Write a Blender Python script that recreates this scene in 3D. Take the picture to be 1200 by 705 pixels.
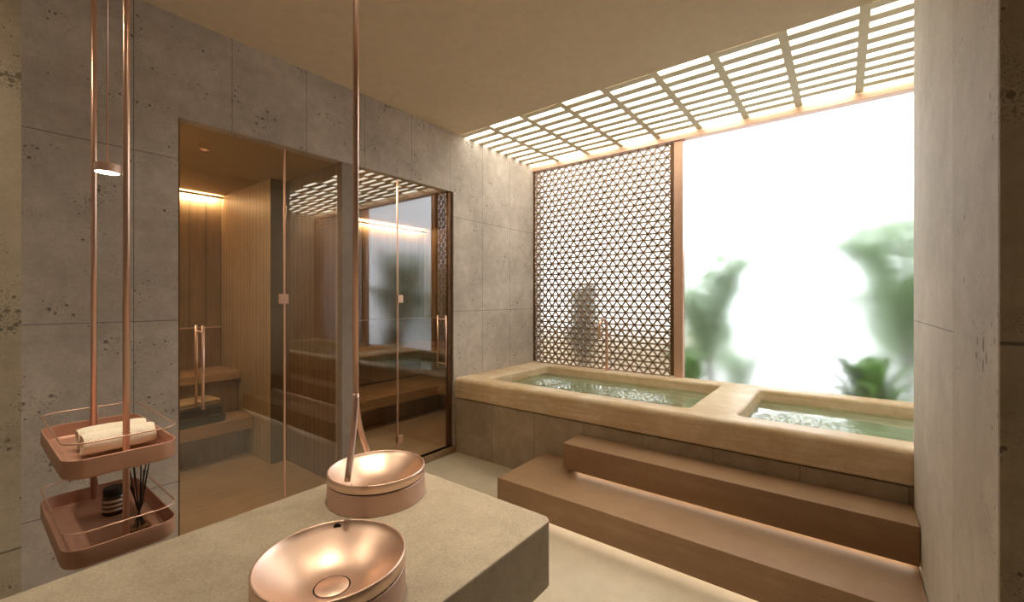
import bpy, bmesh, math, random
from mathutils import Vector, Matrix, noise
random.seed(7)
for o in list(bpy.data.objects): bpy.data.objects.remove(o)
S = bpy.context.scene; COL = S.collection
PI = math.pi

# ------------------------------------------------------------------ camera
YAW = math.radians(37.6); F = 504.0; CH = 1.6
cd = bpy.data.cameras.new('camera'); cam = bpy.data.objects.new('camera', cd); COL.objects.link(cam)
cam.location = (0, 0, CH); cam.rotation_euler = (PI/2, 0, YAW)
cd.sensor_width = 36; cd.lens = F*36/1200; cd.shift_y = -(352.5-350)/1200; cd.clip_start = .02; cd.clip_end = 200
S.camera = cam
# ------------------------------------------------------------------ view, sky
S.view_settings.view_transform = 'Standard'; S.view_settings.look = 'None'
S.view_settings.exposure = 1.2; S.view_settings.gamma = 1; S.view_settings.use_curve_mapping = False
W = bpy.data.worlds.new('overcast_sky'); S.world = W; W.use_nodes = True
bg = W.node_tree.nodes['Background']; bg.inputs[0].default_value = (.93, .96, 1, 1); bg.inputs[1].default_value = 2.25

GRILLE_E = 3.0; LED_E = 7.0

def lamp(name, kind, loc, energy, color, rot=(0,0,0), size=.1, size_y=None, spot=None, blend=.5):
    d = bpy.data.lights.new(name, kind); d.energy = energy; d.color = color
    if kind == 'AREA':
        d.size = size
        if size_y: d.shape = 'RECTANGLE'; d.size_y = size_y
        else: d.shape = 'DISK'
    else: d.shadow_soft_size = size
    if spot: d.spot_size = spot; d.spot_blend = blend
    o = bpy.data.objects.new(name, d); COL.objects.link(o); o.location = loc; o.rotation_euler = rot
    return o
WARM = (1, .83, .63)

# ------------------------------------------------------------------ material helpers
def srgb(r, g, b):
    f = lambda c: (c/255/12.92) if c/255 <= .04045 else ((c/255+.055)/1.055)**2.4
    return (f(r), f(g), f(b), 1)
class MT:
    def __init__(s, name):
        s.m = bpy.data.materials.new(name); s.m.use_nodes = True; s.t = s.m.node_tree; s.n = s.t.nodes; s.l = s.t.links
        s.b = s.n['Principled BSDF']; s.out = s.n['Material Output']; s.tc = s.n.new('ShaderNodeTexCoord')
    def node(s, typ, ins=None, **kw):
        x = s.n.new(typ)
        for k, v in kw.items(): setattr(x, k, v)
        for k, v in (ins or {}).items(): s.put(v, x.inputs[k])
        return x
    def put(s, v, sock):
        if isinstance(v, bpy.types.NodeSocket): s.l.new(v, sock)
        else: sock.default_value = v
    def math(s, op, a, b=0.0, c=0.0):
        x = s.n.new('ShaderNodeMath'); x.operation = op
        s.put(a, x.inputs[0]); s.put(b, x.inputs[1]); s.put(c, x.inputs[2]); return x.outputs[0]
    def coord(s, scale=(1,1,1)):
        return s.node('ShaderNodeMapping', {'Vector': s.tc.outputs['Object'], 'Scale': scale}).outputs[0]
    def noise(s, scale, detail=4, rough=.55, vec=None, dist=0.0):
        return s.node('ShaderNodeTexNoise', {'Vector': vec or s.coord(), 'Scale': scale, 'Detail': detail, 'Roughness': rough, 'Distortion': dist}).outputs['Fac']
    def ramp(s, fac, stops):
        x = s.n.new('ShaderNodeValToRGB'); s.l.new(fac, x.inputs[0]); e = x.color_ramp.elements
        while len(e) < len(stops): e.new(.5)
        for q, (p, c) in zip(e, stops): q.position = p; q.color = c
        return x.outputs[0]
    def mix(s, fac, a, b, mode='MIX'):
        x = s.n.new('ShaderNodeMix'); x.data_type = 'RGBA'; x.blend_type = mode
        s.put(fac, x.inputs[0]); s.put(a, x.inputs[6]); s.put(b, x.inputs[7]); return x.outputs[2]
    def sep(s):
        x = s.n.new('ShaderNodeSeparateXYZ'); s.l.new(s.coord(), x.inputs[0]); return x.outputs
    def bump(s, h, strength=.3, dist=.01):
        x = s.node('ShaderNodeBump', {'Strength': strength, 'Distance': dist, 'Height': h}); s.l.new(x.outputs[0], s.b.inputs['Normal'])
    def joint(s, val, p0, pitch, w):
        """1 on a joint line, 0 elsewhere"""
        a = s.math('SUBTRACT', val, p0 - 600*pitch); a = s.math('MODULO', a, pitch)
        a = s.math('SUBTRACT', a, pitch/2); a = s.math('ABSOLUTE', a)
        return s.math('GREATER_THAN', a, pitch/2 - w/2)
def plain(name, col, rough=.5, metal=0.0, bump=None, spec=.5):
    M = MT(name)
    n = M.noise(14, 3); c = M.mix(n, [x*.9 for x in col[:3]]+[1], [min(1, x*1.08) for x in col[:3]]+[1])
    M.l.new(c, M.b.inputs['Base Color']); M.b.inputs['Roughness'].default_value = rough
    M.b.inputs['Metallic'].default_value = metal; M.b.inputs['Specular IOR Level'].default_value = spec
    if bump: M.bump(M.noise(bump[0], 3), bump[1], .004)
    return M.m
def emit(name, col, e):
    M = MT(name); x = M.node('ShaderNodeEmission', {'Color': col, 'Strength': e}); M.l.new(x.outputs[0], M.out.inputs[0]); return M.m

def stone(name, dark, light, pits=.5, jy=None, jz=None, jx=None, pit_scale=(1,1,1), rough=.75, band=None, jw=.004, grain=(70, .15)):
    M = MT(name)
    n1 = M.noise(1.6, 5, .6); n2 = M.noise(9, 6, .7); n3 = M.noise(grain[0], 3, .6)
    f = M.math('ADD', M.math('MULTIPLY', n1, .65-grain[1]), M.math('MULTIPLY', n2, .35)); f = M.math('ADD', f, M.math('MULTIPLY', n3, grain[1]))
    c = M.ramp(f, [(.36, dark), (.5, [(a+b)/2 for a, b in zip(dark, light)]), (.63, light)])
    if band:   # horizontal bedding of vein-cut travertine
        v = M.noise(band, 6, .65, M.coord((1.2, 1.2, 14)), .4)
        c = M.mix(M.ramp(v, [(.35, (0,0,0,1)), (.65, (1,1,1,1))]), M.mix(.75, c, dark), c)
    pv = M.coord(pit_scale)
    vor = M.node('ShaderNodeTexVoronoi', {'Vector': pv, 'Scale': 25.0}).outputs['Distance']
    gate = M.noise(5, 3, .6); warp = M.noise(60, 3, .6, pv)
    p = M.math('SUBTRACT', M.math('ADD', .10*pits, M.math('MULTIPLY', M.math('SUBTRACT', gate, .5), 1.5*pits)), vor)
    p = M.math('ADD', p, M.math('MULTIPLY', M.math('SUBTRACT', warp, .5), .22))
    pit = M.ramp(p, [(.0, (0,0,0,1)), (.05, (1,1,1,1))])
    vor2 = M.node('ShaderNodeTexVoronoi', {'Vector': pv, 'Scale': 95.0}).outputs['Distance']
    q = M.math('SUBTRACT', M.math('MULTIPLY', M.math('SUBTRACT', gate, .36), 1.3*pits), vor2)
    pit2 = M.ramp(q, [(.0, (0,0,0,1)), (.06, (1,1,1,1))])
    pit = M.math('MAXIMUM', pit, M.math('MULTIPLY', pit2, .75))
    holes = pit
    o = M.sep(); js = []
    if jx: js.append(M.joint(o[0], jx[0], jx[1], jw))
    if jy: js.append(M.joint(o[1], jy[0], jy[1], jw))
    if jz: js.append(M.joint(o[2], jz[0], jz[1], jw*1.2))
    for j in js: holes = M.math('MAXIMUM', holes, j)
    c = M.mix(M.math('MULTIPLY', holes, .7), c, [x*.22 for x in dark[:3]]+[1])
    M.l.new(c, M.b.inputs['Base Color']); M.b.inputs['Roughness'].default_value = rough
    h = M.math('SUBTRACT', M.math('MULTIPLY', n2, .3), holes)
    M.bump(h, .5, .004)
    return M.m

def planks(name, dark, light, axis=None, pitch=.12, rough=.45, grain=(1,1,.08), off=0.0):
    M = MT(name)
    g = M.noise(26, 6, .65, M.coord(grain), .6); g2 = M.noise(3, 3)
    c = M.ramp(M.math('ADD', M.math('MULTIPLY', g, .65), M.math('MULTIPLY', g2, .35)), [(.35, dark), (.65, light)])
    h = M.math('MULTIPLY', g, .15)
    if axis is not None:
        j = M.joint(M.sep()[axis], off, pitch, .008)
        c = M.mix(M.math('MULTIPLY', j, .8), c, [x*.25 for x in dark[:3]]+[1]); h = M.math('SUBTRACT', h, j)
    M.l.new(c, M.b.inputs['Base Color']); M.b.inputs['Roughness'].default_value = rough
    M.bump(h, .4, .005)
    return M.m

TJ = dict(jy=(.63, .5015), jz=(.485, .985))
m_wall = stone('grey_stone_tiles', srgb(170,158,149), srgb(216,205,196), .85, **TJ)
m_pier_l = stone('pitted_travertine', srgb(168,155,132), srgb(206,194,168), 1.15, pit_scale=(1.5,1.5,1.5), jz=(.555, 1.971), jw=.007)
m_wall_r = stone('cream_travertine', srgb(176,164,148), srgb(208,197,182), .45, jy=(2.138, 5.0), jz=(1.484, 9.0), pit_scale=(1,1,.5))
m_pier_r = stone('shaded_porous_travertine', srgb(140,125,102), srgb(178,162,136), .9, pit_scale=(1.5,1.5,1.5), jz=(1.491, 1.97), jw=.008)  # darker tone puts the shade of the backlit end face into the colour
m_pier_pale = stone('pale_porous_travertine', srgb(164,152,136), srgb(198,186,170), .7, pit_scale=(1,1,.5))
m_panel = stone('tub_panel_tiles', srgb(150,132,112), srgb(186,168,146), .25, jx=(-3.223, .5015))
m_trav = stone('honey_travertine', srgb(200,168,124), srgb(242,228,204), .16, band=2.2, rough=.5)
m_step = stone('brown_step_stone', srgb(142,110,80), srgb(166,135,104), .04, band=1.2, rough=.5)
m_floor = stone('beige_microcement', srgb(186,174,152), srgb(206,196,176), .0, rough=.42)
m_counter = stone('fine_grain_counter', srgb(150,138,118), srgb(190,178,156), .0, rough=.6, grain=(230, .5))
m_ceil = plain('warm_plaster', srgb(228,208,182), .9)
m_wood = planks('thermo_wood', srgb(104,76,50), srgb(140,106,74), None)
m_bench = planks('bench_wood', srgb(140,106,70), srgb(176,138,98), None, grain=(1,.08,1))
m_plank_y = planks('wood_planks_back', srgb(110,86,56), srgb(148,118,84), 1, .145, off=1.79)
m_plank_x = planks('wood_planks_side', srgb(136,112,80), srgb(174,147,110), 0, .075)
m_plank_dark = planks('dark_wood_planks', srgb(92,68,48), srgb(124,96,70), 0, .075)
m_sfloor = planks('sauna_floor_wood', srgb(146,120,92), srgb(172,144,114), None, grain=(1,.1,1))
m_sceil = plain('sauna_ceiling', srgb(168,140,100), .7)
m_copper = plain('satin_copper', srgb(226,190,170), .32, .8)
m_basin = plain('brushed_rose_gold', srgb(234,204,184), .4, .95)
m_basin_body = plain('rose_gold_body', srgb(206,172,154), .5, .35)
m_tray = plain('copper_lacquer', srgb(196,152,130), .45, .3)
m_bronze = plain('dark_bronze', srgb(112,82,58), .4, .7)
m_dark = plain('shadow_gap', srgb(38,28,22), .8)  # near-black colour stands in for the shade in gaps and holes
m_lattice = plain('bronze_lattice', srgb(172,150,130), .5, .1)
m_frame = plain('copper_frame', srgb(216,176,154), .4, .5)
m_grille = plain('grille_plaster', srgb(236,226,204), .85)
m_diff = emit('luminous_diffuser', srgb(255,248,228), GRILLE_E)
m_led = emit('led_strip', (1, .86, .66, 1), LED_E)
m_ledsoft = emit('led_strip_soft', (1, .86, .66, 1), 3.0)
m_lampface = emit('lamp_face', (1, .84, .62, 1), 6.0)
m_towel = plain('white_towel', srgb(236,226,206), .95, 0, (220, .6), .1)
m_towel_dark = plain('charcoal_towel', srgb(52,46,34), .95, 0, (220, .6), .1)
m_towel_sand = plain('sand_towel', srgb(178,150,112), .95, 0, (220, .6), .1)
m_black = plain('black_sticks', srgb(26,20,18), .6)
m_jar = plain('dark_glazed_jar', srgb(66,46,36), .3)
m_cream = plain('cream_band', srgb(206,186,160), .5)
m_liquid = plain('amber_oil', srgb(150,104,70), .25)
def leafm(name, c):
    m = plain(name, c, .5); t = m.node_tree; b = t.nodes['Principled BSDF']; tl = t.nodes.new('ShaderNodeBsdfTranslucent'); mx = t.nodes.new('ShaderNodeMixShader')
    tl.inputs[0].default_value = c; mx.inputs[0].default_value = .5; t.links.new(b.outputs[0], mx.inputs[1]); t.links.new(tl.outputs[0], mx.inputs[2]); t.links.new(mx.outputs[0], t.nodes['Material Output'].inputs[0]); return m
m_leaf = leafm('leaf_green', srgb(122,164,84)); m_leaf2 = leafm('leaf_olive', srgb(160,186,142))
m_stem = plain('stem_brown', srgb(96,84,62), .8)
m_foam = plain('water_foam', srgb(226,236,234), .6)
m_paving = stone('pale_paving', srgb(150,150,148), srgb(176,175,172), .1)

def glass_mix(name, tint, ior=1.5, rough=0.0, gloss=(1,1,1,1)):
    M = MT(name)
    tr = M.node('ShaderNodeBsdfTransparent', {'Color': tint}); gl = M.node('ShaderNodeBsdfGlossy', {'Color': gloss, 'Roughness': rough})
    fr = M.node('ShaderNodeFresnel', {'IOR': ior}); ge = M.n.new('ShaderNodeNewGeometry')
    fc = M.math('MULTIPLY', fr.outputs[0], M.math('SUBTRACT', 1.0, ge.outputs['Backfacing'])); mx = M.node('ShaderNodeMixShader', {0: fc, 1: tr.outputs[0], 2: gl.outputs[0]})
    M.l.new(mx.outputs[0], M.out.inputs[0]); return M.m
m_bronze_glass = glass_mix('bronze_tinted_glass', (.955, .925, .85, 1), 2.0)
m_clear = glass_mix('clear_glass', (.93, .93, .9, 1), 1.45)
M = MT('frosted_glass'); M.b.inputs['Base Color'].default_value = (.97, .985, 1, 1); M.b.inputs['Transmission Weight'].default_value = 1
M.b.inputs['Roughness'].default_value = .33; M.b.inputs['IOR'].default_value = 1.42; m_frost = M.m
M = MT('pool_water'); M.b.inputs['Base Color'].default_value = (.56, .87, .82, 1); M.b.inputs['Transmission Weight'].default_value = 1
M.b.inputs['Roughness'].default_value = .02; M.b.inputs['IOR'].default_value = 1.33; m_water = M.m

# ------------------------------------------------------------------ mesh helpers
def bx(bm, x0, x1, y0, y1, z0, z1):
    v = [bm.verts.new((x, y, z)) for x in (x0, x1) for y in (y0, y1) for z in (z0, z1)]
    for f in ((0,1,3,2),(4,6,7,5),(0,4,5,1),(2,3,7,6),(0,2,6,4),(1,5,7,3)): bm.faces.new([v[i] for i in f])
def obj(name, bm, mat, parent=None, bevel=0, smooth=False, segs=2, loc=None):
    me = bpy.data.meshes.new(name); bmesh.ops.recalc_face_normals(bm, faces=bm.faces[:]); bm.to_mesh(me); bm.free()
    for m in (mat if isinstance(mat, (list, tuple)) else [mat]): me.materials.append(m)
    o = bpy.data.objects.new(name, me); COL.objects.link(o)
    if parent: o.parent = parent; o.matrix_parent_inverse = Matrix.Identity(4)
    if smooth: me.polygons.foreach_set('use_smooth', [True]*len(me.polygons))
    if bevel:
        md = o.modifiers.new('b', 'BEVEL'); md.width = bevel; md.segments = segs; md.limit_method = 'ANGLE'; md.angle_limit = .6
    return o
def box(name, x0, x1, y0, y1, z0, z1, mat, parent=None, bevel=0, segs=2):
    bm = bmesh.new(); P = parent.location if parent else Vector()
    bx(bm, x0-P.x, x1-P.x, y0-P.y, y1-P.y, z0-P.z, z1-P.z); return obj(name, bm, mat, parent, bevel, False, segs)
def tag(o, label=None, cat=None, group=None, kind=None):
    if label: o['label'] = label
    if cat: o['category'] = cat
    if group: o['group'] = group
    if kind: o['kind'] = kind
    return o
def thing(name, label, cat, loc=(0,0,0), group=None, rz=0):
    o = bpy.data.objects.new(name, None); COL.objects.link(o); o.location = loc; o.rotation_euler = (0,0,rz); o.empty_display_size = .05
    return tag(o, label, cat, group)
def struct(name, boxes, mat, label=None, bevel=0):
    bm = bmesh.new()
    for b in boxes: bx(bm, *b)
    o = obj(name, bm, mat, None, bevel); return tag(o, label, None, None, 'structure')
def tube(bm, pts, r, n=12, cap=True):
    pts = [Vector(p) for p in pts]; rings = []; u = None
    rs = r if isinstance(r, (list, tuple)) else [r]*len(pts)
    for i, p in enumerate(pts):
        t = (pts[min(i+1, len(pts)-1)] - pts[max(i-1, 0)]).normalized()
        if u is None: u = t.orthogonal().normalized()
        else: u = (u - t*u.dot(t)).normalized()
        w = t.cross(u)
        rings.append([bm.verts.new(p + (u*math.cos(2*PI*k/n) + w*math.sin(2*PI*k/n))*rs[i]) for k in range(n)])
    for a, b in zip(rings, rings[1:]):
        for k in range(n): bm.faces.new((a[k], a[(k+1)%n], b[(k+1)%n], b[k]))
    if cap: bm.faces.new(rings[0][::-1]); bm.faces.new(rings[-1])
def loop_tube(bm, pts, r, n=8):
    pts = [Vector(p) for p in pts]; N = len(pts); rings = []
    for i, p in enumerate(pts):
        t = (pts[(i+1)%N]-pts[i-1]).normalized(); w = Vector((0,0,1)); u = t.cross(w).normalized()
        rings.append([bm.verts.new(p + (u*math.cos(2*PI*k/n) + w*math.sin(2*PI*k/n))*r) for k in range(n)])
    for i in range(N):
        a, b = rings[i], rings[(i+1)%N]
        for k in range(n): bm.faces.new((a[k], a[(k+1)%n], b[(k+1)%n], b[k]))
def lathe(bm, prof, n=72, c=(0,0), closed=False):
    rings = []
    for r, z in prof:
        if r < 1e-5: rings.append([bm.verts.new((c[0], c[1], z))])
        else: rings.append([bm.verts.new((c[0]+r*math.cos(2*PI*k/n), c[1]+r*math.sin(2*PI*k/n), z)) for k in range(n)])
    for a, b in zip(rings, rings[1:]):
        for k in range(n):
            q = [a[k%len(a)], a[(k+1)%len(a)], b[(k+1)%len(b)], b[k%len(b)]]
            q = list(dict.fromkeys(q))
            if len(q) > 2: bm.faces.new(q)
def rrect(x0, x1, y0, y1, r, seg=8):
    out = []
    for cx, cy, a0 in ((x1-r, y1-r, 0), (x0+r, y1-r, PI/2), (x0+r, y0+r, PI), (x1-r, y0+r, 1.5*PI)):
        for k in range(seg+1):
            a = a0 + PI/2*k/seg; out.append((cx+r*math.cos(a), cy+r*math.sin(a)))
    return out
def loft(bm, loops, cap0=False, cap1=False):
    vs = [[bm.verts.new(p) for p in L] for L in loops]
    for a, b in zip(vs, vs[1:]):
        n = len(a)
        for k in range(n): bm.faces.new((a[k], a[(k+1)%n], b[(k+1)%n], b[k]))
    if cap0: bm.faces.new(vs[0][::-1])
    if cap1: bm.faces.new(vs[-1])

# ------------------------------------------------------------------ the setting
XL, XR, YF, YW, ZC = -3.223, .305, 3.2, 4.70, 3.33
XE = 2.3
OY0, OY1, OZ = .839, 3.185, 2.715
struct('floor', [(XL, 2.6, -2.2, 4.9, -.12, 0)], m_floor)
struct('floor_sauna', [(-5.6, XL+.01, .0, 4.72, -.12, .07)], m_sfloor)
struct('wall_left', [(XL-.10, XL, -2.2, OY0, 0, 3.5), (XL-.10, XL, OY0, OY1, OZ, 3.5), (XL-.10, XL, OY1, 4.86, 0, 3.5)], m_wall)
struct('trim_1', [(XL-.10, XL-.004, 1.926, 2.049, .07, OZ)], stone('post_stone', srgb(136,122,114), srgb(160,146,136), .15))
struct('wall_front_left', [(-3.2, -2.74, -2.2, .174, 0, ZC)], m_pier_l)
struct('wall_right', [(XR, 2.6, 2.13, YF-.005, 0, ZC)], m_wall_r)
struct('wall_right_near', [(XR, 2.6, 1.58, 2.13, 0, ZC)], m_pier_pale)
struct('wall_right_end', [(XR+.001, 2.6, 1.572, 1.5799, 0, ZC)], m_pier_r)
struct('wall_alcove', [(XE, 2.6, YF, 4.86, 0, 3.5)], m_wall_r)
struct('wall_far_right', [(2.5, 2.6, -2.2, 1.572, 0, ZC)], m_wall)
struct('wall_behind', [(-3.2, 2.6, -2.3, -2.2, 0, ZC)], m_wall)
struct('wall_window', [(XL-.1, XE, YW-.02, 4.86, -.1, .70), (XL-.1, XE, YW-.02, 4.86, 3.40, 3.55)], m_wall)
GY0 = 3.27
struct('ceiling', [(XL, 2.6, -2.3, GY0, ZC, 3.55), (XL, XE, 4.62, YW-.02, ZC-.002, ZC+.03)], m_ceil)
struct('baseboard_left', [(XL-.05, XL-.0, OY0, OY1, 0, .07)], m_dark)
# sauna shell
SX, SZ = -5.4, 2.715
struct('wall_sauna_back', [(SX-.1, SX, 0, 4.8, 0, 2.8)], m_plank_y)
struct('wall_sauna_near', [(SX, XL-.10, 0, .1, 0, 2.8)], m_plank_x)
struct('wall_sauna_core', [(SX, -4.2, 1.79, 2.52, .07, SZ)], m_plank_x)
struct('wall_sauna_partition', [(-4.2, XL-.10, 1.93, 2.05, .07, SZ)], m_plank_dark)
struct('wall_sauna_far', [(SX, XL-.10, 4.67, 4.8, 0, 2.8)], m_plank_x)
struct('ceiling_sauna', [(SX-.1, XL-.10, 0, 4.8, SZ, 2.8)], m_sceil)

# opening trims and glass
GX = XL-.045
struct('trim_2', [(GX-.02, GX+.02, OY0, OY0+.014, .07, OZ), (GX-.02, GX+.02, OY1-.05, OY1, .07, OZ)], m_bronze)
def pane(name, y0, y1, parent=None):
    return box(name, GX-.005, GX+.005, y0, y1, .085, OZ-.004, m_bronze_glass, parent)
def pull(bm, y):
    for s in (1, -1):
        x = GX + s*.062
        tube(bm, [(x, y, .90), (x, y, 1.43)], .0085, 12)
        for z in (.94, 1.39): tube(bm, [(GX, y, z), (x, y, z)], .006, 8)
def door(name, y0, y1, yh, hinge_y, hz):
    p = pane(name, y0, y1); tag(p, None, None, None, 'structure')
    bm = bmesh.new(); pull(bm, yh); obj('handle', bm, m_copper, p, 0, True)
    for z in hz:
        box('hinge', GX-.016, GX+.016, hinge_y-.03, hinge_y+.03, z-.035, z+.035, m_frame, p, .002)
    bm = bmesh.new(); ye = y1 if abs(hinge_y-y1) < abs(hinge_y-y0) else y0
    bx(bm, GX-.008, GX+.008, ye-.005, ye+.005, .085, OZ-.004); obj('edge_profile', bm, m_frame, p)
    return p
door('door_1', OY0+.014, 1.490, .962, 1.485, (1.6,))
door('door_2', 2.505, OY1-.05, 3.06, 2.53, (1.6, .30))
for y0, y1, lab in ((1.502, 1.926, 'narrow fixed bronze glass pane between the left sauna door and the stone post'),
                    (2.049, 2.497, 'fixed bronze glass pane right of the stone post, before the second sauna door')):
    p = pane('glass_panel', y0, y1); tag(p, lab, 'glass panel')

# sauna benches
def bench(name, label, boxes, risers):
    t = thing(name, label, 'bench', (-5.1, boxes[0][2], .07))
    bm = bmesh.new()
    for b in boxes: bx(bm, *[c - (t.location[i//2]) for i, c in enumerate(b)])
    obj('seat', bm, m_bench, t, .006)
    bm = bmesh.new()
    for b in risers: bx(bm, *[c - (t.location[i//2]) for i, c in enumerate(b)])
    obj('riser', bm, m_wood, t)
    return t
bench('sauna_bench', 'upper wooden bench along the back of the left sauna room', [(SX+.01, -4.86, .11, 1.785, .79, .87)], [(SX+.01, -4.92, .11, 1.785, .47, .79)])
bench('sauna_bench', 'lower wooden bench in the left sauna room carrying the folded towels', [(SX+.01, -4.55, .11, 1.785, .345, .46)], [(SX+.01, -4.75, .11, 1.785, .07, .345)])
bench('sauna_bench', 'upper L-shaped wooden bench in the corner of the right sauna room', [(SX+.01, -4.85, 2.53, 4.66, .85, .93), (-4.85, XL-.4, 4.12, 4.66, .85, .93)], [(SX+.01, -5.05, 2.53, 4.66, .47, .85), (-5.05, XL-.4, 4.3, 4.66, .47, .85)])
bench('sauna_bench', 'lower L-shaped wooden bench below the corner bench of the right sauna', [(SX+.01, -4.3, 2.53, 4.66, .32, .44), (-4.3, XL-.5, 3.95, 4.66, .32, .44)], [(SX+.01, -4.5, 2.53, 4.66, .07, .32), (-4.5, XL-.5, 4.15, 4.66, .07, .32)])
def backrest(label, boards, tops):
    t = thing('backrest_panel', label, 'backrest', (SX, boards[0][2], .9)); 
    for nm, bs, mm in (('board', boards, m_wood), ('painted_lit_edge', tops, m_frame)):  # paler strip paints the light caught along the board's top edge
        bm = bmesh.new()
        for b in bs: bx(bm, *[c - (t.location[i//2]) for i, c in enumerate(b)])
        obj(nm, bm, mm, t)
backrest('wooden backrest panel with thin lit top edge painted pale in the left sauna', [(SX+.002, SX+.025, .11, 1.78, .875, 1.29)], [(SX+.002, SX+.03, .11, 1.78, 1.29, 1.302)])
backrest('wooden backrest panel with thin lit top edge painted pale in the right sauna', [(SX+.002, SX+.025, 2.53, 4.665, .935, 1.29), (SX+.025, XL-.2, 4.64, 4.668, .935, 1.29)],
         [(SX+.002, SX+.03, 2.53, 4.665, 1.29, 1.302), (SX+.03, XL-.2, 4.635, 4.668, 1.29, 1.302)])
# cove strips
def strip(name, label, b, m):
    o = box(name, *b, m); tag(o, label, 'light strip'); return o
def cove(label, y0, y1, z):
    t = thing('cove_light', label, 'light strip', (SX+.09, y0, z))
    box('profile', SX+.088, SX+.100, y0, y1, z-.016, z+.004, m_wood, t)
    box('light_strip', SX+.082, SX+.0875, y0+.01, y1-.01, z-.012, z, m_led, t)
cove('glowing warm strip at the top of the left sauna back wall', .2, 1.78, SZ-.022)
cove('glowing warm strip at the top of the right sauna back wall', 2.54, 4.64, SZ-.045)

# ------------------------------------------------------------------ window wall
WX0, WX1, MW = -1.37, .50, .09
def frame(name, label, boxes, m=m_frame): 
    bm = bmesh.new()
    for b in boxes: bx(bm, *b)
    return tag(obj(name, bm, m, None, .003), label, None, None, 'structure')
fy0, fy1 = 4.64, 4.72
w = frame('window_1', None, [(WX0-.045, WX0+.045, fy0, fy1, .70, 3.26), (WX1-.045, WX1+.045, fy0, fy1, .70, 3.26), (XL, XE, fy0-.02, fy1, 3.26, 3.305),
                       (XL, XE, fy0+.03, fy1, .70, .745)])
for a, b in ((WX0+.045, WX1-.045), (XL+.0, WX0-.045), (WX1+.045, XE)):
    box('glass_pane', a, b, 4.69, 4.70, .74, 3.27, m_frost, w)
struct('trim_3', [(XL, XE, 4.62, 4.72, 3.305, ZC-.002)], m_ceil)
def lattice(label, x0, x1):
    t = thing('lattice_screen', label, 'screen', ((x0+x1)/2, 4.655, .776))
    z0, z1 = .776, 3.255; cx = (x0+x1)/2
    px, pz = .1035, .0667
    nodesz = [z0 + k*pz for k in range(int((z1-z0)/pz)+1)]
    bm = bmesh.new(); hw, d0, d1 = .0095, -.009, .009
    X0, X1 = x0+.02-cx, x1-.035-cx
    for z in nodesz: bx(bm, X0, X1, d0+.001, d1-.001, z-z0-hw*1.1, z-z0+hw*1.1)
    # diagonals: straight runs of the lattice, each clipped to the screen
    sl = pz/(px/2); Hh = z1-z0; L = X1-X0
    ln = math.sqrt(1+sl*sl); nxx, nzz = -sl/ln*hw, 1/ln*hw
    for s in (1, -1):
        k = -int(Hh/sl/px)-2
        while k*px < L + Hh/sl + px:
            xs = X0 + k*px
            # x = xs + s*z/sl
            if s == 1: za, zb = max(0, (X0-xs)*sl), min(Hh, (X1-xs)*sl)
            else: za, zb = max(0, (xs-X1)*sl), min(Hh, (xs-X0)*sl)
            if zb-za > .01:
                a = Vector((xs+s*za/sl, 0, za)); b = Vector((xs+s*zb/sl, 0, zb)); off = Vector((-s*nzz*0+(-s)*hw*sl/ln, 0, hw/ln))
                q = []
                for p, o_ in ((a, off), (b, off), (b, -off), (a, -off)):
                    q.append((bm.verts.new(p+o_+Vector((0, d0, 0))), bm.verts.new(p+o_+Vector((0, d1, 0)))))
                for i in range(4):
                    j = (i+1) % 4; bm.faces.new((q[i][0], q[j][0], q[j][1], q[i][1]))
                bm.faces.new([v[0] for v in q]); bm.faces.new([v[1] for v in q][::-1])
            k += 1
    obj('lattice', bm, m_lattice, t)
    bm = bmesh.new()
    bx(bm, x0-cx, x0-cx+.022, -.015, .015, .012, z1-z0); obj('side_frame', bm, m_bronze, t, .002)
    bm = bmesh.new(); bx(bm, x1-cx-.035, x1-cx, -.015, .015, .012, z1-z0); obj('side_frame', bm, m_bronze, t, .002)
lattice('tall bronze triangle-pattern lattice screen left of the big frosted window', XL+.004, WX0-.05)
lattice('triangle-pattern lattice screen right of the big window, seen only in the sauna glass reflection', WX1+.05, XE-.01)

# luminous ceiling grille
t = thing('ceiling_grille', 'large cream slatted ceiling grille glowing above the bath by the window', 'ceiling grille', (0, 3.9, ZC))
bm = bmesh.new(); ribs = [.105 - .42*k for k in range(8)] + [.525+.42*k for k in range(5)]; ribs.sort()
gz0, gz1 = ZC-.001, ZC+.013
for x in ribs: bx(bm, x-.027, x+.027, GY0-3.9, 4.622-3.9, gz0-ZC, gz1-ZC)
edges = [XL] + ribs + [XE]
for i, (a, b) in enumerate(zip(edges, edges[1:])):
    y = GY0 + .149*(.55 if i % 2 else 1.05) - .149
    while y < 4.53:
        a0, a1 = max(y, GY0), min(y+.076, 4.622)
        if a1 > a0 + .004: bx(bm, a, b, a0-3.9, a1-3.9, gz0-ZC+.002, gz1-ZC)
        y += .149
obj('slats', bm, m_grille, t)
bm = bmesh.new(); bx(bm, XL, XE, GY0-3.9, 4.68-3.9, .034, .044); obj('diffuser', bm, m_diff, t)

# ------------------------------------------------------------------ bath
t = thing('sunken_bathtub', 'long honey travertine twin bathtub under the window with grey panelled base', 'bathtub', (0, YF, 0))
def T(p): return (p[0], p[1]-YF, p[2])
ZT, ZB = .775, .57
holes = [(-2.93, -.935, 3.40, 4.50), (-.60, 2.0, 3.40, 4.50)]
bm = bmesh.new(); R = .045
xs0, xs1, ys0, ys1 = XL+.002, XE-.002, YF, 4.675
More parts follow.
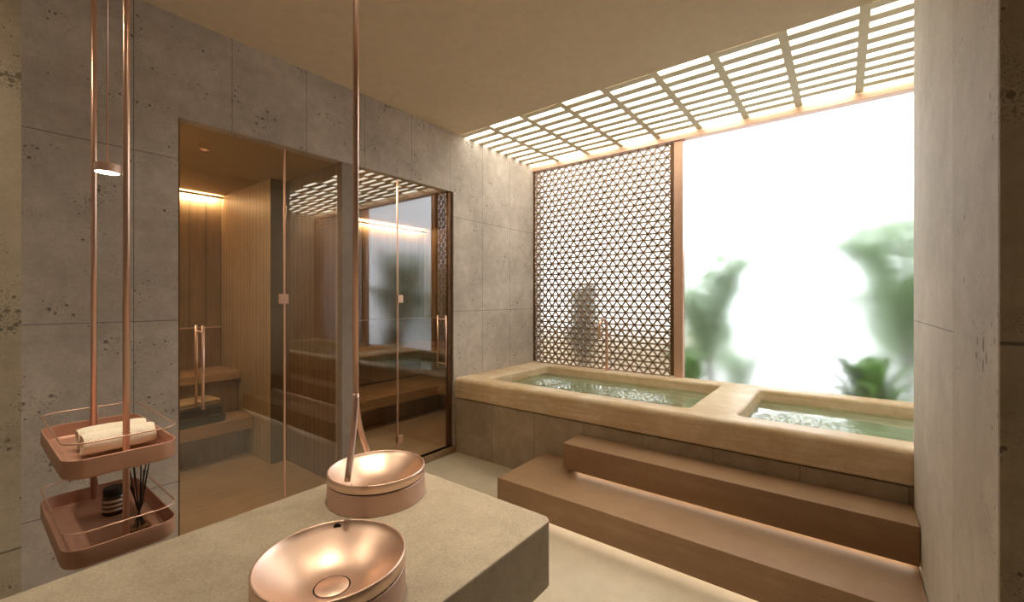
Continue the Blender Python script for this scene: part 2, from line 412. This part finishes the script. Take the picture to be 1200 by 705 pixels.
# front face and rounded nose, extruded along x
prof = [(ys0+.012, ZB), (ys0, ZB+.012), (ys0, ZT-R)] + [(ys0+R-R*math.cos(a), ZT-R+R*math.sin(a)) for a in [PI/2*k/6 for k in range(1, 7)]]
va = [[bm.verts.new(T((x, y, z))) for y, z in prof] for x in (xs0, xs1)]
for k in range(len(prof)-1): bm.faces.new((va[0][k], va[1][k], va[1][k+1], va[0][k+1]))
# underside and ends
b0 = [bm.verts.new(T((x, ys1, ZB))) for x in (xs0, xs1)]; t0 = [bm.verts.new(T((x, ys1, ZT))) for x in (xs0, xs1)]
bm.faces.new((va[0][0], b0[0], b0[1], va[1][0])); bm.faces.new((b0[0], t0[0], t0[1], b0[1]))
bm.faces.new(va[0] + [t0[0], b0[0]]); bm.faces.new(va[1] + [t0[1], b0[1]])
# top deck with two rounded openings
yt = ys0+R; RR = .028
def deck_hole(h, xa, xb):
    """top deck panel xa..xb with hole h, then the lip and the walls of the basin"""
    cor = rrect(*h, .06, 6); n = len(cor); hx0, hx1, hy0, hy1 = h
    ring = [bm.verts.new(T((x, y, ZT))) for x, y in rrect(hx0-RR, hx1+RR, hy0-RR, hy1+RR, .06+RR, 6)]
    C = [bm.verts.new(T(p)) for p in ((xb, ys1, ZT), (xa, ys1, ZT), (xa, yt, ZT), (xb, yt, ZT))]
    q = n//4
    for c in range(4):
        seg = ring[c*q:(c+1)*q]
        for k in range(q-1): bm.faces.new((C[c], seg[k], seg[k+1]))
        nx = ring[((c+1)*q) % n]; bm.faces.new((C[c], seg[-1], nx, C[(c+1) % 4]))
    loops = []
    for k in range(1, 7):
        a = PI/2*k/6; d = RR*(1-math.sin(a)); loops.append([T((x, y, ZT-RR*(1-math.cos(a)))) for x, y in rrect(hx0-d, hx1+d, hy0-d, hy1+d, .06+d, 6)])
    loops.append([T((x, y, .22)) for x, y in rrect(hx0+.03, hx1-.03, hy0+.03, hy1-.03, .06, 6)])
    loops.append([T((x, y, .16)) for x, y in rrect(hx0+.08, hx1-.08, hy0+.08, hy1-.08, .06, 6)])
    prev = ring
    for L in loops:
        cur = [bm.verts.new(p) for p in L]
        for k in range(n): bm.faces.new((prev[k], prev[(k+1) % n], cur[(k+1) % n], cur[k]))
        prev = cur
    bm.faces.new(prev)
deck_hole(holes[0], xs0, -.77); deck_hole(holes[1], -.77, xs1)
me_rim = obj('rim', bm, m_trav, t)
for p in me_rim.data.polygons: p.use_smooth = True
md = me_rim.modifiers.new('es', 'EDGE_SPLIT'); md.split_angle = .7
bm = bmesh.new(); bx(bm, XL+.003, XE-.003, .012, .03, 0, .562); obj('base_panel', bm, m_panel, t)
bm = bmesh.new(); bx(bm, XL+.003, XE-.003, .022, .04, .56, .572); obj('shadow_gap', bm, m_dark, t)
# water with rippled jets
def water(label, h, jets, step=.008):
    hx0, hx1, hy0, hy1 = h[0]+.012, min(h[1], .75)-.012, h[2]+.012, h[3]-.012
    if h[1] > 1: hx1 = h[1]-.012
    nx, ny = int((hx1-hx0)/step), int((hy1-hy0)/step); bm = bmesh.new(); V = []
    for j in range(ny+1):
        row = []
        for i in range(nx+1):
            x = hx0+(hx1-hx0)*i/nx; y = hy0+(hy1-hy0)*j/ny
            z = .0016*noise.noise(Vector((x*5, y*7, 1)))
            for (jx, jy, rx, ry) in jets:
                g = math.exp(-(((x-jx)/rx)**2+((y-jy)/ry)**2)**1.6)
                z += g*(.016*noise.noise(Vector((x*24, y*32, 3)))+.013*noise.noise(Vector((x*52, y*60, 8))))
            row.append(bm.verts.new((x, y, .685+z)))
        V.append(row)
    for j in range(ny):
        for i in range(nx):
            f = bm.faces.new((V[j][i], V[j][i+1], V[j+1][i+1], V[j+1][i])); c = f.calc_center_median()
            g = max(math.exp(-(((c.x-jx)/rx)**2+((c.y-jy)/ry)**2)**1.6) for jx, jy, rx, ry in jets)
            if g*(.62+noise.noise(Vector((c.x*38, c.y*52, 5)))*1.1) > .58: f.material_index = 1
    o = obj('bath_water', bm, [m_water, m_foam], None, 0, True); tag(o, label, 'water', None, 'stuff')
water('clear green water with two bubbling jets in the left bath', holes[0], [(-2.56, 3.98, .17, .24), (-1.52, 3.92, .34, .22)])
water('clear green water with one rippling jet in the right bath', holes[1], [(-.27, 3.82, .27, .22)])
for y0, y1, e in ((.2, 1.75, 17), (2.6, 4.6, 13)):
    lamp('cove_wash', 'AREA', (SX+.080, (y0+y1)/2, SZ-.03), e*.8, (1,.86,.66), (0, 1.75, 0), .008, y1-y0)
for x, y, e in ((-3.8, .45, 10), (-3.7, 2.2, 8)):
    lamp('sauna_fill', 'AREA', (x, y, SZ-.01), e, (1,.86,.68), (0,0,0), .12)  # unseen fill lamps, added to brighten the sauna benches and floor
# bath spout
t = thing('bath_spout', 'slim copper gooseneck spout on the back rim of the left bath', 'faucet', (-2.15, 4.572, ZT))
bm = bmesh.new(); A = .095
pts = [(0, 0, .0), (0, 0, .20), (0, 0, .50)] + [(0, -A+A*math.cos(a), .50+A*math.sin(a)) for a in [PI*k/12 for k in range(1, 13)]] + [(0, -2*A, .38)]
tube(bm, pts, .017, 16); obj('pipe', bm, m_copper, t, 0, True)
bm = bmesh.new(); lathe(bm, [(0, 0), (.032, 0), (.032, .008), (0, .008)], 32); obj('flange', bm, m_copper, t)

# ------------------------------------------------------------------ steps
def step(name, label, x0, y0, z0, z1, py, pz):
    t = thing(name, label, 'step', (x0, y0, pz))
    box('tread', x0, XR-.003, y0, YF-.002 if z1 > .3 else YF-.002, z0, z1, m_step, t, .003)
    box('plinth', x0+.07, XR-.01, py, YF-.006, pz, z0, m_step, t)
    box('light_strip', x0+.09, XR-.02, py-.012, py-.001, z0-.012, z0-.002, m_ledsoft, t)
step('stone_step', 'lower wide brown stone step, floating over the floor', -2.09, 2.53, .04, .24, 2.60, 0)
step('stone_step', 'upper brown stone step against the bath, lit from underneath', -1.745, 2.92, .272, .47, 2.99, .24)

# ------------------------------------------------------------------ vanity
t = thing('vanity_counter', 'thick grey-beige stone vanity slab carrying two copper basins', 'counter', (-1.23, .3, 0))
bm = bmesh.new(); loops = []
for z, d in ((.625, .006), (.631, 0), (.844, 0), (.8485, .0015), (.85, .006)):
    loops.append([(x+1.23, y-.3, z) for x, y in rrect(-1.67+d, -.787-d, -1.2+d, 1.252-d, .035-d*.5, 6)])
loft(bm, loops, True, True); obj('slab', bm, m_counter, t)
box('pedestal', -1.5, -.98, -1.0, .75, 0, .625, m_counter, t, .01)
def basin(label, cx, cy, hole_dir):
    t = thing('round_basin', label, 'basin', (cx, cy, .85), 'copper vessel basins')
    bm = bmesh.new(); lathe(bm, [(0, 0), (.1765, 0), (.178, .002), (.178, .072), (.176, .0745), (.168, .0745)], 96); lathe(bm, [(.1705, .0745), (.1705, .0815)], 96)
    obj('body', bm, m_basin_body, t, 0, True).modifiers.new('e', 'EDGE_SPLIT').split_angle = .6
    bm = bmesh.new(); lathe(bm, [(.1718, .070), (.1718, .083)], 96); obj('shadow_line', bm, m_dark, t, 0, True)
    pr = [(.168, .0795), (.177, .0795), (.1785, .081), (.1785, .106), (.1775, .1095), (.175, .111), (.1725, .1095), (.1715, .107)]
    n = 20
    for k in range(1, n+1):
        s = k/n; r = .1705*(1-s)+.044*s; z = .104 - .072*math.sin(PI/2*s)**1.0
        pr.append((r, z))
    bm = bmesh.new(); lathe(bm, pr, 96); obj('bowl', bm, m_basin, t, 0, True)
    bm = bmesh.new(); lathe(bm, [(.044, .0315), (.0405, .0290)], 64); obj('drain_ring', bm, m_dark, t, 0, True)
    bm = bmesh.new(); lathe(bm, [(0, .0335), (.039, .0335), (.0402, .0325), (.0402, .028)], 64); obj('drain_cap', bm, m_basin, t, 0, True)
    a = hole_dir; px, py = .1655*math.cos(a), .1655*math.sin(a)
    bm = bmesh.new(); mtx = Matrix.Translation((px, py, .0965)) @ Matrix.Rotation(a, 4, 'Z') @ Matrix.Rotation(PI/2, 4, 'Y')
    bmesh.ops.create_cone(bm, cap_ends=True, segments=20, radius1=.0105, radius2=.0105, depth=.006, matrix=mtx); obj('overflow_hole', bm, m_dark, t)
basin('nearer copper round basin showing its drain cap, at the bottom edge', -1.012, .577, math.atan2(.665-.577, -1.14+1.012))
basin('farther copper round basin standing near the end of the counter', -1.414, .99, math.atan2(-.8, .35))
# ceiling spout between the basins
RX, RY = -1.208, .768
t = thing('ceiling_faucet', 'copper rod hanging from the ceiling, forking into two spouts over the basins', 'faucet', (RX, RY, 1.07))
bm = bmesh.new(); tube(bm, [(0, 0, .19), (0, 0, 2.255)], .0088, 16); obj('rod', bm, m_copper, t, 0, True)
for dx, dy, zz, lr in ((.075, -.075, .004, 1), (-.119, .119, .0, 1)):
    bm = bmesh.new(); pts = []
    for k in range(13):
        s = k/12; e = s*s*(1.5-.5*s); pts.append((dx*e, dy*e, .235*(1-s)+zz*s))
    tube(bm, pts, .0092, 16); o = obj('spout', bm, m_copper, t, 0, True)
bm = bmesh.new(); lathe(bm, [(0, 2.26), (.03, 2.26), (.03, 2.25), (.0, 2.25)], 32); obj('ceiling_rose', bm, m_copper, t)

# ------------------------------------------------------------------ hanging shelf
tcx, tcy = -2.05, .327
t = thing('hanging_shelf', 'two-tier copper tray shelf hung on rods beside the counter', 'shelf', (tcx, tcy, .8))
for x, y in ((-1.800, .334), (-2.309, .333)):
    bm = bmesh.new(); tube(bm, [(x-tcx, y-tcy, .022), (x-tcx, y-tcy, ZC-.8-.003)], .0088, 16); obj('rod', bm, m_copper, t, 0, True)
def tray(zb, zt):
    hx, hy, R, th = .285, .137, .055, .004
    bm = bmesh.new(); z0, z1 = zb-.8, zt-.8; L = []
    def rr(d, z): return [(x, y, z) for x, y in rrect(-hx+d, hx-d, -hy+d, hy-d, max(R-d, .01), 8)]
    loft(bm, [rr(.012, z0), rr(.004, z0+.003), rr(0, z0+.010), rr(0, z1-.001), rr(.001, z1), rr(th-.001, z1), rr(th, z1-.001), rr(th, z0+.014), rr(th+.006, z0+.007), rr(th+.014, z0+.006)], True, True)
    o = obj('tray', bm, m_tray, t, 0, True); o.modifiers.new('e', 'EDGE_SPLIT').split_angle = .7
    bm = bmesh.new(); loop_tube(bm, [(x, y, z1+.047) for x, y in rrect(-hx+.002, hx-.002, -hy+.002, hy-.002, R, 8)], .0024, 8)
    for x, y in ((-hx+.02, -hy+.03), (-hx+.02, hy-.03)):
        pass
    for x, y in ((-hx+.002, 0), (-hx+.002, .02)):
        tube(bm, [(x, y, z1-.002), (x, y, z1+.047)], .002, 6)
    obj('rail', bm, m_copper, o, 0, True)
tray(1.068, 1.128); tray(.806, .866)

def rolled_towel(label, x, y, z, r, L, m, rz=0):
    """spiral of cloth extruded along its length"""
    bm = bmesh.new(); turns = 3.4; th = r/(turns+.4); n = 110; inner, outer = [], []
    for k in range(n+1):
        a = 2*PI*turns*k/n; rr = th*.5 + (r-th)*(k/n); outer.append((a, rr+th*.46)); inner.append((a, rr-th*.42))
    cs = outer + inner[::-1]; NL = 16; rows = []
    for i in range(NL+1):
        s = i/NL; yy = (s-.5)*L; row = []
        for q, (a, rr) in enumerate(cs):
            wob = 1+.05*noise.noise(Vector((math.cos(a)*1.3, math.sin(a)*1.3, s*5+x*9)))
            e = 1-.12*(abs(2*s-1)**8)
            end = .006*noise.noise(Vector((a*.7, 3, z*30)))+ (.010*(1-rr/r) if True else 0)
            ye = yy*(1 - end/L*2) if i in (0, NL) else yy
            row.append(bm.verts.new((math.cos(a)*rr*wob*e*1.08, ye, math.sin(a)*rr*wob*e*.94)))
        rows.append(row)
    N = len(cs)
    for a, b in zip(rows, rows[1:]):
        for k in range(N): bm.faces.new((a[k], a[(k+1)%N], b[(k+1)%N], b[k]))
    for row in (rows[0], rows[-1]):
        for k in range(n): bm.faces.new((row[k], row[k+1], row[N-2-k], row[N-1-k]))
    o = obj('rolled_towel', bm, m, None, 0, True); o.modifiers.new('e', 'EDGE_SPLIT').split_angle = 1.0
    o.location = (x, y, z); o.rotation_euler = (0, 0, rz); return tag(o, label, 'towel', 'rolled white towels on the upper tray')
rolled_towel('white rolled towel on the upper tray, the one nearer the counter', -2.0, .352, 1.0745+.0405, .042, .19, m_towel, .04)
rolled_towel('white rolled towel on the upper tray, the one nearer the tiled wall', -2.09, .350, 1.0745+.0405, .042, .185, m_towel, .02)

# jar and reed diffuser
t = thing('striped_jar', 'small dark jar with cream stripes at the back of the lower tray', 'jar', (-2.13, .362, .813))
bm = bmesh.new(); lathe(bm, [(0, 0), (.030, 0), (.034, .004), (.034, .062), (.03, .068), (0, .068)], 40); obj('body', bm, m_jar, t, 0, True).modifiers.new('e', 'EDGE_SPLIT').split_angle = .7
for z in (.014, .030, .046):
    bm = bmesh.new(); lathe(bm, [(.0341, z), (.0352, z+.001), (.0352, z+.009), (.0341, z+.010)], 40); obj('band', bm, m_cream, t, 0, True)
bm = bmesh.new(); lathe(bm, [(0, .068), (.031, .068), (.031, .092), (.028, .095), (0, .095)], 40); obj('lid', bm, m_black, t, 0, True).modifiers.new('e', 'EDGE_SPLIT').split_angle = .7
t = thing('reed_diffuser', 'glass reed diffuser with black sticks on the lower tray', 'diffuser', (-1.885, .383, .813))
bm = bmesh.new()
L = [[(x, y, z) for x, y in rrect(-.03+d, .03-d, -.03+d, .03-d, .008, 4)] for z, d in ((0, .002), (.003, 0), (.078, 0), (.082, .004), (.084, .014), (.096, .016))]
loft(bm, L, True, False); obj('bottle', bm, m_clear, t, 0, True).modifiers.new('e', 'EDGE_SPLIT').split_angle = .6
bm = bmesh.new(); L = [[(x, y, z) for x, y in rrect(-.027, .027, -.027, .027, .007, 4)] for z in (.005, .022)]; loft(bm, L, True, True); obj('oil', bm, m_liquid, t)
for k in range(11):
    a = k*2.4; r0, r1 = .018*random.uniform(.4, 1), random.uniform(.018, .036); bm = bmesh.new()
    tube(bm, [(-r0*math.cos(a)*1.6, -r0*math.sin(a)*1.6, .008), (r0*math.cos(a)*.6, r0*math.sin(a)*.6, .09), (r1*math.cos(a)*1.2, r1*math.sin(a)*1.2, random.uniform(.205, .235))], .0021, 6)
    obj('reed', bm, m_black, t)

# folded towels on the sauna bench
def folded(name, label, x, y, z, sx, sy, h, m, rz, layers=3, group=None):
    bm = bmesh.new(); hh = h/layers; prof = []
    for k in range(layers):       # wavy stacked outline: right side up, then left side down
        for a in range(7): q = -PI/2+PI*a/6; prof.append((sx/2-hh/2+hh/2*math.cos(q)*1.0+.004*((k*7) % 3), k*hh+hh/2+hh/2*math.sin(q)*.96))
    for k in reversed(range(layers)):
        for a in range(7): q = PI/2+PI*a/6; prof.append((-sx/2+hh/2+hh/2*math.cos(q)*1.0-.004*((k*5) % 3), k*hh+hh/2+hh/2*math.sin(q)*.96))
    rows = []; NL = 14
    for i in range(NL+1):
        s = i/NL; e = 1-.06*abs(2*s-1)**6
        rows.append([bm.verts.new((px*e, (s-.5)*sy, pz*e*(1+.05*noise.noise(Vector((px*9, s*3, z)))))) for px, pz in prof])
    N = len(prof)
    for a, b in zip(rows, rows[1:]):
        for k in range(N): bm.faces.new((a[k], a[(k+1)%N], b[(k+1)%N], b[k]))
    bm.faces.new(rows[0]); bm.faces.new(rows[-1])
    o = obj(name, bm, m, None, 0, True); o.modifiers.new('e', 'EDGE_SPLIT').split_angle = .9
    o.location = (x, y, z); o.rotation_euler = (0, 0, rz); return tag(o, label, 'towel', group)
g = 'folded towels on the left sauna bench'
folded('folded_towel', 'charcoal folded towel lying directly on the lower sauna bench', -4.735, 1.32, .461, .36, .44, .075, m_towel_dark, .08, 3, g)
folded('folded_towel', 'charcoal folded towel in the middle of the sauna bench stack', -4.77, 1.33, .537, .34, .42, .07, m_towel_dark, -.05, 3, g)
folded('folded_towel', 'sand-coloured folded towel on top of the charcoal towels', -4.78, 1.36, .608, .26, .34, .055, m_towel_sand, .12, 2, g)

# ------------------------------------------------------------------ lights in the room
t = thing('pendant_lamp', 'small copper disc pendant lamp hanging on a thin cord', 'pendant lamp', (-1.92, .309, 2.015))
bm = bmesh.new(); lathe(bm, [(.031, .001), (.031, 0), (.0325, 0), (.0335, .001), (.0335, .027), (.0325, .028), (0, .028)], 48); obj('shade', bm, m_basin_body, t, 0, True).modifiers.new('e', 'EDGE_SPLIT').split_angle = .6
bm = bmesh.new(); lathe(bm, [(0, .0005), (.031, .0005)], 48); obj('light_face', bm, m_lampface, t)
bm = bmesh.new(); tube(bm, [(0, 0, .028), (0, 0, ZC-2.015-.002)], .0022, 8); obj('cord', bm, m_copper, t, 0, True)
lamp('pendant_glow', 'SPOT', (-1.92, .309, 2.01), 5, WARM, (0,0,0), .035, spot=2.3, blend=1)
def downlight(x, y, e, spot=1.7, sz=.05, label=None, rot=(0,0,0)):
    t = thing('unseen_downlight', label, 'ceiling light', (x, y, ZC), 'recessed ceiling lights outside the frame')
    tag(t, ('recessed ceiling downlight above the '+label) )
    bm = bmesh.new(); lathe(bm, [(.047, -.003), (.047, -.075), (.055, -.075), (.055, -.001)], 32); obj('ring', bm, m_frame, t)
    bm = bmesh.new(); lathe(bm, [(0, -.002), (.045, -.002)], 32); obj('light_face', bm, m_lampface, t)
    lamp('unseen_downlight_beam', 'SPOT', (x, y, ZC-.02), e, WARM, rot, sz, spot=spot, blend=.8)
for x, y, e, s in ((-1.22, .80, 60, 1.5), (-.9, 1.7, 70, 1.05), (.95, .5, 17, 2.2), (-2.25, -.45, 34, 2.2)):  # all but the one over the basins are unseen fills added for brightness
    downlight(x, y, e, s, .05, {-1.22: 'two basins', -.9: 'open floor past the counter end, added as fill', .95: 'floor near the right pillar, added to light its end face', -2.25: 'floor by the left travertine pillar, added to brighten it'}[x])

# ------------------------------------------------------------------ outdoors
struct('ground', [(-14, 14, 4.86, 30, -.3, -.02)], m_paving)
def plant(name, label, x, y, h, n, spread, seed, m, blade=True, hub=.25):
    rnd = random.Random(seed); t = thing(name, label, 'plant', (x, y, -.02), 'garden plants behind the frosted window')
    bm = bmesh.new(); st = bmesh.new()
    for k in range(n):
        a = 2*PI*k/n+rnd.uniform(-.3, .3); H = h*rnd.uniform(.6, 1); sp = spread*rnd.uniform(.5, 1); z0 = hub*H; pts = []
        for i in range(12):
            s = i/11; pts.append(Vector((math.cos(a)*sp*(s**1.4), math.sin(a)*sp*(s**1.4)*.7, z0+(H-z0)*(s*1.55-.75*s*s*s)/ .85*.85)))
        tube(st, pts, [.012*(1-.8*i/11) for i in range(12)], 5)
        if blade:                   # broad arching leaf with a folded midrib
            prev = None
            for i in range(3, 12):
                s = (i-3)/8; w = .13*math.sin(PI*min(1, .12+.88*s))**.7*(h/2); tdir = (pts[min(i+1, 11)]-pts[i-1]).normalized(); sd = tdir.cross(Vector((0,0,1))).normalized()
                c = pts[i]; row = [bm.verts.new(c-sd*w-Vector((0,0,w*.5))), bm.verts.new(c), bm.verts.new(c+sd*w-Vector((0,0,w*.5)))]
                if prev:
                    for q in (0, 1): bm.faces.new((prev[q], prev[q+1], row[q+1], row[q]))
                prev = row
        else:                       # feather frond: leaflets along the rachis
            for i in range(26):
                s = .2+.8*i/25; f = s*11; j = min(int(f), 10); c = pts[j].lerp(pts[j+1], f-j); tdir = (pts[j+1]-pts[j]).normalized(); sd = tdir.cross(Vector((0,0,1))).normalized()
                ln = .34*math.sin(PI*(.12+.82*s))*(h/2.4)
                for sg in (-1, 1):
                    d = (sd*sg+tdir*.7+Vector((0,0,-.25))).normalized(); wv = tdir*.016
                    tip = c+d*ln+Vector((0,0,-ln*.25)); mid = c+d*ln*.5
                    v = [bm.verts.new(p) for p in (c, mid-wv, tip, mid+wv)]; bm.faces.new(v)
    obj('leaves', bm, m, t, 0, True); obj('stems', st, m_stem, t, 0, True)
    # trunk
    bm = bmesh.new(); tube(bm, [(0, 0, 0), (.02, 0, hub*h*.55), (0, 0, hub*h+.05)], [.07, .055, .05], 10); obj('trunk', bm, m_stem, t, 0, True)
struct('garden_wall', [(-6.5, -1.9, 6.9, 7.05, -.02, 1.15)], stone('garden_wall_stone', srgb(190,166,132), srgb(214,192,160), .1))
plant('garden_palm', 'feathery palm blurred behind the frosted glass next to the lattice', -1.25, 5.45, 2.45, 20, .66, 1, m_leaf2, False, .3)
plant('leafy_shrub', 'green low shrub blurred at the lower left corner of the frosted window', -1.42, 5.1, 1.25, 22, .34, 2, m_leaf, True, .15)
plant('leafy_shrub', 'green low shrub blurred under the palm left in the frosted window', -.98, 5.85, 1.2, 18, .38, 3, m_leaf, True, .15)
plant('garden_palm', 'tall feathery palm blurred at the right edge of the frosted window', .50, 5.5, 3.0, 24, .92, 4, m_leaf2, False, .3)
plant('leafy_shrub', 'broad-leaved green shrub blurred low at the right of the frosted window', .18, 5.08, 1.3, 24, .42, 5, m_leaf, True, .15)
plant('leafy_shrub', 'big green shrub blurred behind the right palm', .62, 6.6, 2.3, 30, .6, 6, m_leaf, True, .12)
plant('leafy_shrub', 'dark shrub blurred behind the middle of the lattice screen', -2.80, 5.25, 2.1, 40, .36, 8, leafm('leaf_dark', srgb(78,92,52)), True, .3)
